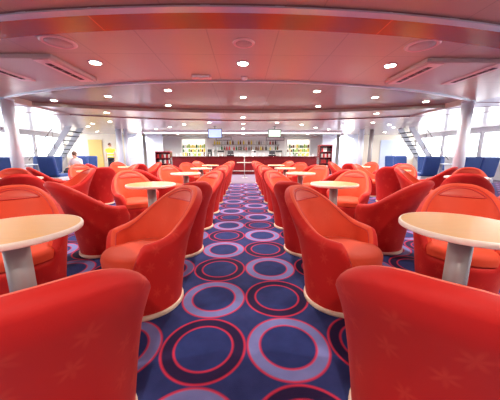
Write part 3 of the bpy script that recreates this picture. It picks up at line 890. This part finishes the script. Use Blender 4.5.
for s, side in ((-1, 'left'), (1, 'right')):
    w1 = 'leftmost' if s < 0 else 'rightmost'
    place_sofa(1.2, s*7.9, 8.3, 90, 'wide blue seat seen from its back, %s near the window beyond the column' % w1)
    place_sofa(1.2, s*8.4, 10.4, -90, 'wide blue seat facing the viewer below the windows, %s' % side)
    place_sofa(.6, s*6.95, 9.2, 90 if s < 0 else 90, 'single blue seat with its back to the viewer, inner end at the %s' % side)
    place_sofa(.6, s*7.05, 10.5, -90, 'single blue seat facing the viewer before the staircase at the %s' % side)
    place_sofa(1.2, s*8.6, 13.3, -90, 'wide blue seat beyond the staircase at the %s, facing the viewer' % side)
    place_desk(s*7.75, 9.4, 'pale rectangular table between blue seats at the %s' % side)

# ------------------------------------------------------------------ people
def skin_body(name, joints, edges, mat, parent=None):
    me = bpy.data.meshes.new(name)
    names = list(joints)
    me.from_pydata([joints[n][0] for n in names], [(names.index(a), names.index(c)) for a, c in edges], [])
    o = bpy.data.objects.new(name, me); COL.objects.link(o)
    if parent: o.parent = parent
    md = o.modifiers.new('skin', 'SKIN'); md.use_smooth_shade = True
    for i, n in enumerate(names):
        r = joints[n][1]; sv = me.skin_vertices[0].data[i]
        sv.radius = r if isinstance(r, tuple) else (r, r); sv.use_root = (i == 0)
    sb = o.modifiers.new('sub', 'SUBSURF'); sb.levels = 1; sb.render_levels = 1
    me.materials.append(mat)
    return o
def hand(j, e, wrist, tag_, d, side):
    """palm and five fingers leaving the wrist along direction d"""
    w = Vector(wrist); d = Vector(d).normalized(); sd = Vector(side).normalized()
    j['palm'+tag_] = (tuple(w+d*.06), (.035, .018)); e.append(('wrist'+tag_, 'palm'+tag_))
    for k, (off, ln) in enumerate(((-.028, .062), (-.009, .072), (.010, .068), (.028, .054))):
        a = w+d*.10+sd*off; c = a+d*ln*.5; f = a+d*ln+Vector((0, .012, -.004))
        j['kn%d%s' % (k, tag_)] = (tuple(a), .010); j['fm%d%s' % (k, tag_)] = (tuple(c), .009); j['ft%d%s' % (k, tag_)] = (tuple(f), .008)
        e += [('palm'+tag_, 'kn%d%s' % (k, tag_)), ('kn%d%s' % (k, tag_), 'fm%d%s' % (k, tag_)), ('fm%d%s' % (k, tag_), 'ft%d%s' % (k, tag_))]
    a = w+d*.045-sd*.04; c = a+d*.035-sd*.018
    j['tb'+tag_] = (tuple(a), .012); j['tt'+tag_] = (tuple(c), .010)
    e += [('palm'+tag_, 'tb'+tag_), ('tb'+tag_, 'tt'+tag_)]
def head_parts(root, c, facing, hairmat):
    """face features and hair, head centre c; facing = unit (x,y)"""
    fx, fy = facing; ang = math.atan2(fy, fx)
    mt = Matrix.Translation(c) @ Matrix.Rotation(ang, 4, 'Z')
    b = MB(); b.ellipsoid((-.015, 0, .025), (.105, .088, .115), 16, 10, mt); b.build('hair', hairmat, root)
    for sy in (-1, 1):
        b = MB(); b.ellipsoid((.088, sy*.032, .012), (.012, .013, .008), 8, 6, mt); b.build('eye', M['navy'], root)
        b = MB(); b.ellipsoid((0, sy*.083, 0), (.022, .012, .032), 8, 6, mt); b.build('ear', M['skin'], root)
    b = MB(); b.ellipsoid((.102, 0, -.018), (.018, .013, .022), 8, 6, mt); b.build('nose', M['skin'], root)
    b = MB(); b.ellipsoid((.09, 0, -.058), (.008, .024, .006), 8, 6, mt); b.build('mouth', M['red_b'], root)

# standing person in a hi-vis vest
t = thing('person', 'person standing in a yellow hi-vis vest and dark trousers before the cream wall', 'person', (-7.75, 14.6, 0))
j = {'pelvis': ((0, 0, .93), (.15, .11)), 'waist': ((0, 0, 1.08), (.14, .10)), 'chest': ((0, 0, 1.27), (.165, .115)), 'neckb': ((0, 0, 1.42), (.075, .065)),
     'neck': ((0, -.01, 1.49), .052), 'chin': ((0, -.03, 1.55), (.065, .075)), 'head': ((0, -.02, 1.63), (.082, .095)), 'crown': ((0, -.01, 1.70), (.06, .07))}
e = [('pelvis', 'waist'), ('waist', 'chest'), ('chest', 'neckb'), ('neckb', 'neck'), ('neck', 'chin'), ('chin', 'head'), ('head', 'crown')]
for s, q in ((-1, 'L'), (1, 'R')):
    j['sh'+q] = ((s*.19, 0, 1.38), .062); j['el'+q] = ((s*.25, .02, 1.12), .045); j['wrist'+q] = ((s*.25, -.05, .88), .03)
    j['hip'+q] = ((s*.09, 0, .86), .095); j['kn'+q] = ((s*.11, -.01, .48), .062); j['an'+q] = ((s*.12, .02, .09), .042); j['toe'+q] = ((s*.13, -.16, .035), (.045, .032))
    e += [('neckb', 'sh'+q), ('sh'+q, 'el'+q), ('el'+q, 'wrist'+q), ('pelvis', 'hip'+q), ('hip'+q, 'kn'+q), ('kn'+q, 'an'+q), ('an'+q, 'toe'+q)]
    hand(j, e, j['wrist'+q][0], q, (0, -.15, -1), (0, 1, 0))
skin_body('body', j, e, M['skin'], t)
head_parts(t, (0, -.02, 1.63), (0, -1), M['hair'])
b = MB(); b.lathe([(.155, .86), (.175, .95), (.165, 1.08), (.19, 1.27), (.20, 1.36), (.12, 1.44), (.07, 1.46)], n=24, sx=1.1, sy=.76)
for s in (-1, 1): b.tube([(s*.17, 0, 1.40), (s*.22, .005, 1.28)], .075, 12)
v = b.build('vest', M['yellow'], t)
for z in (1.0, 1.16):
    r0 = .172+.0 if z < 1.1 else .178
    b = MB(); b.lathe([(r0+.004, z-.025), (r0+.009, z-.02), (r0+.009, z+.02), (r0+.004, z+.025)], n=24, sx=1.1, sy=.78); b.build('reflective_band', M['grey'], v)
b = MB()
b.lathe([(.165, .78), (.175, .86), (.165, .95)], n=24, sx=1.1, sy=.78)
for s in (-1, 1): b.tube([(s*.085, 0, .84), (s*.10, -.005, .5), (s*.115, .02, .09)], .086, 12)
b.build('trousers', M['navy'], t)
for s in (-1, 1):
    b = MB(); b.ellipsoid((s*.125, -.06, .045), (.055, .14, .045), 12, 8); b.build('shoe', M['black'], t)

# seated person in a pale pink shirt, on a blue seat
PX, PY = -7.05, 10.55
t = thing('person', 'brown haired person in a pale pink shirt seated on a blue seat by the staircase', 'person', (PX, PY-.10, 0))
j = {'pelvis': ((0, .06, .48), (.15, .12)), 'waist': ((0, .08, .60), (.135, .10)), 'chest': ((0, .09, .79), (.16, .115)), 'neckb': ((0, .06, .93), (.075, .065)),
     'neck': ((0, .03, .985), .05), 'chin': ((0, -.01, 1.03), (.063, .073)), 'head': ((0, 0, 1.10), (.08, .093)), 'crown': ((0, .01, 1.17), (.058, .068))}
e = [('pelvis', 'waist'), ('waist', 'chest'), ('chest', 'neckb'), ('neckb', 'neck'), ('neck', 'chin'), ('chin', 'head'), ('head', 'crown')]
for s, q in ((-1, 'L'), (1, 'R')):
    j['sh'+q] = ((s*.18, .07, .885), .06); j['el'+q] = ((s*.24, .0, .65), .045); j['wrist'+q] = ((s*.15, -.2, .58), .03)
    j['hip'+q] = ((s*.09, 0, .48), .09); j['kn'+q] = ((s*.11, -.42, .47), .065); j['an'+q] = ((s*.11, -.44, .09), .042); j['toe'+q] = ((s*.12, -.60, .035), (.045, .032))
    e += [('neckb', 'sh'+q), ('sh'+q, 'el'+q), ('el'+q, 'wrist'+q), ('pelvis', 'hip'+q), ('hip'+q, 'kn'+q), ('kn'+q, 'an'+q), ('an'+q, 'toe'+q)]
    hand(j, e, j['wrist'+q][0], q, (-s*.1, -1, -.15), (1, 0, 0))
skin_body('body', j, e, M['skin'], t)
head_parts(t, (0, 0, 1.10), (0, -1), M['hair'])
b = MB(); b.lathe([(.16, .43), (.17, .50), (.155, .60), (.18, .79), (.19, .87), (.11, .94), (.07, .96)], 0, .08, 24, sx=1.08, sy=.8)
for s in (-1, 1): b.tube([(s*.165, .08, .89), (s*.215, .03, .75), (s*.235, .0, .67)], .068, 12)
b.build('shirt', M['pink'], t)
b = MB()
for s in (-1, 1): b.tube([(s*.085, .05, .49), (s*.105, -.38, .48), (s*.11, -.43, .44), (s*.11, -.44, .1)], .088, 12)
b.build('trousers', M['navy'], t)
for s in (-1, 1):
    b = MB(); b.ellipsoid((s*.115, -.51, .045), (.05, .14, .045), 12, 8); b.build('shoe', M['black'], t)

# ------------------------------------------------------------------ light, world, camera
w = bpy.data.worlds.new('daylight'); S.world = w; w.use_nodes = True
nt = w.node_tree; bg = nt.nodes['Background']
bg.inputs[0].default_value = (.95, .97, 1.0, 1); bg.inputs[1].default_value = 4.6

cam = bpy.data.cameras.new('camera'); co = bpy.data.objects.new('camera', cam); COL.objects.link(co)
cam.sensor_width = 36; cam.lens = 36*242/500; cam.clip_start = .02
co.location = (0.0, 0, 1.1)
co.rotation_euler = (R(90-10.648), 0, R(-1.54))
S.camera = co
S.view_settings.view_transform = 'Standard'
S.view_settings.look = 'None'
S.view_settings.gamma = 1
S.view_settings.exposure = 1.35
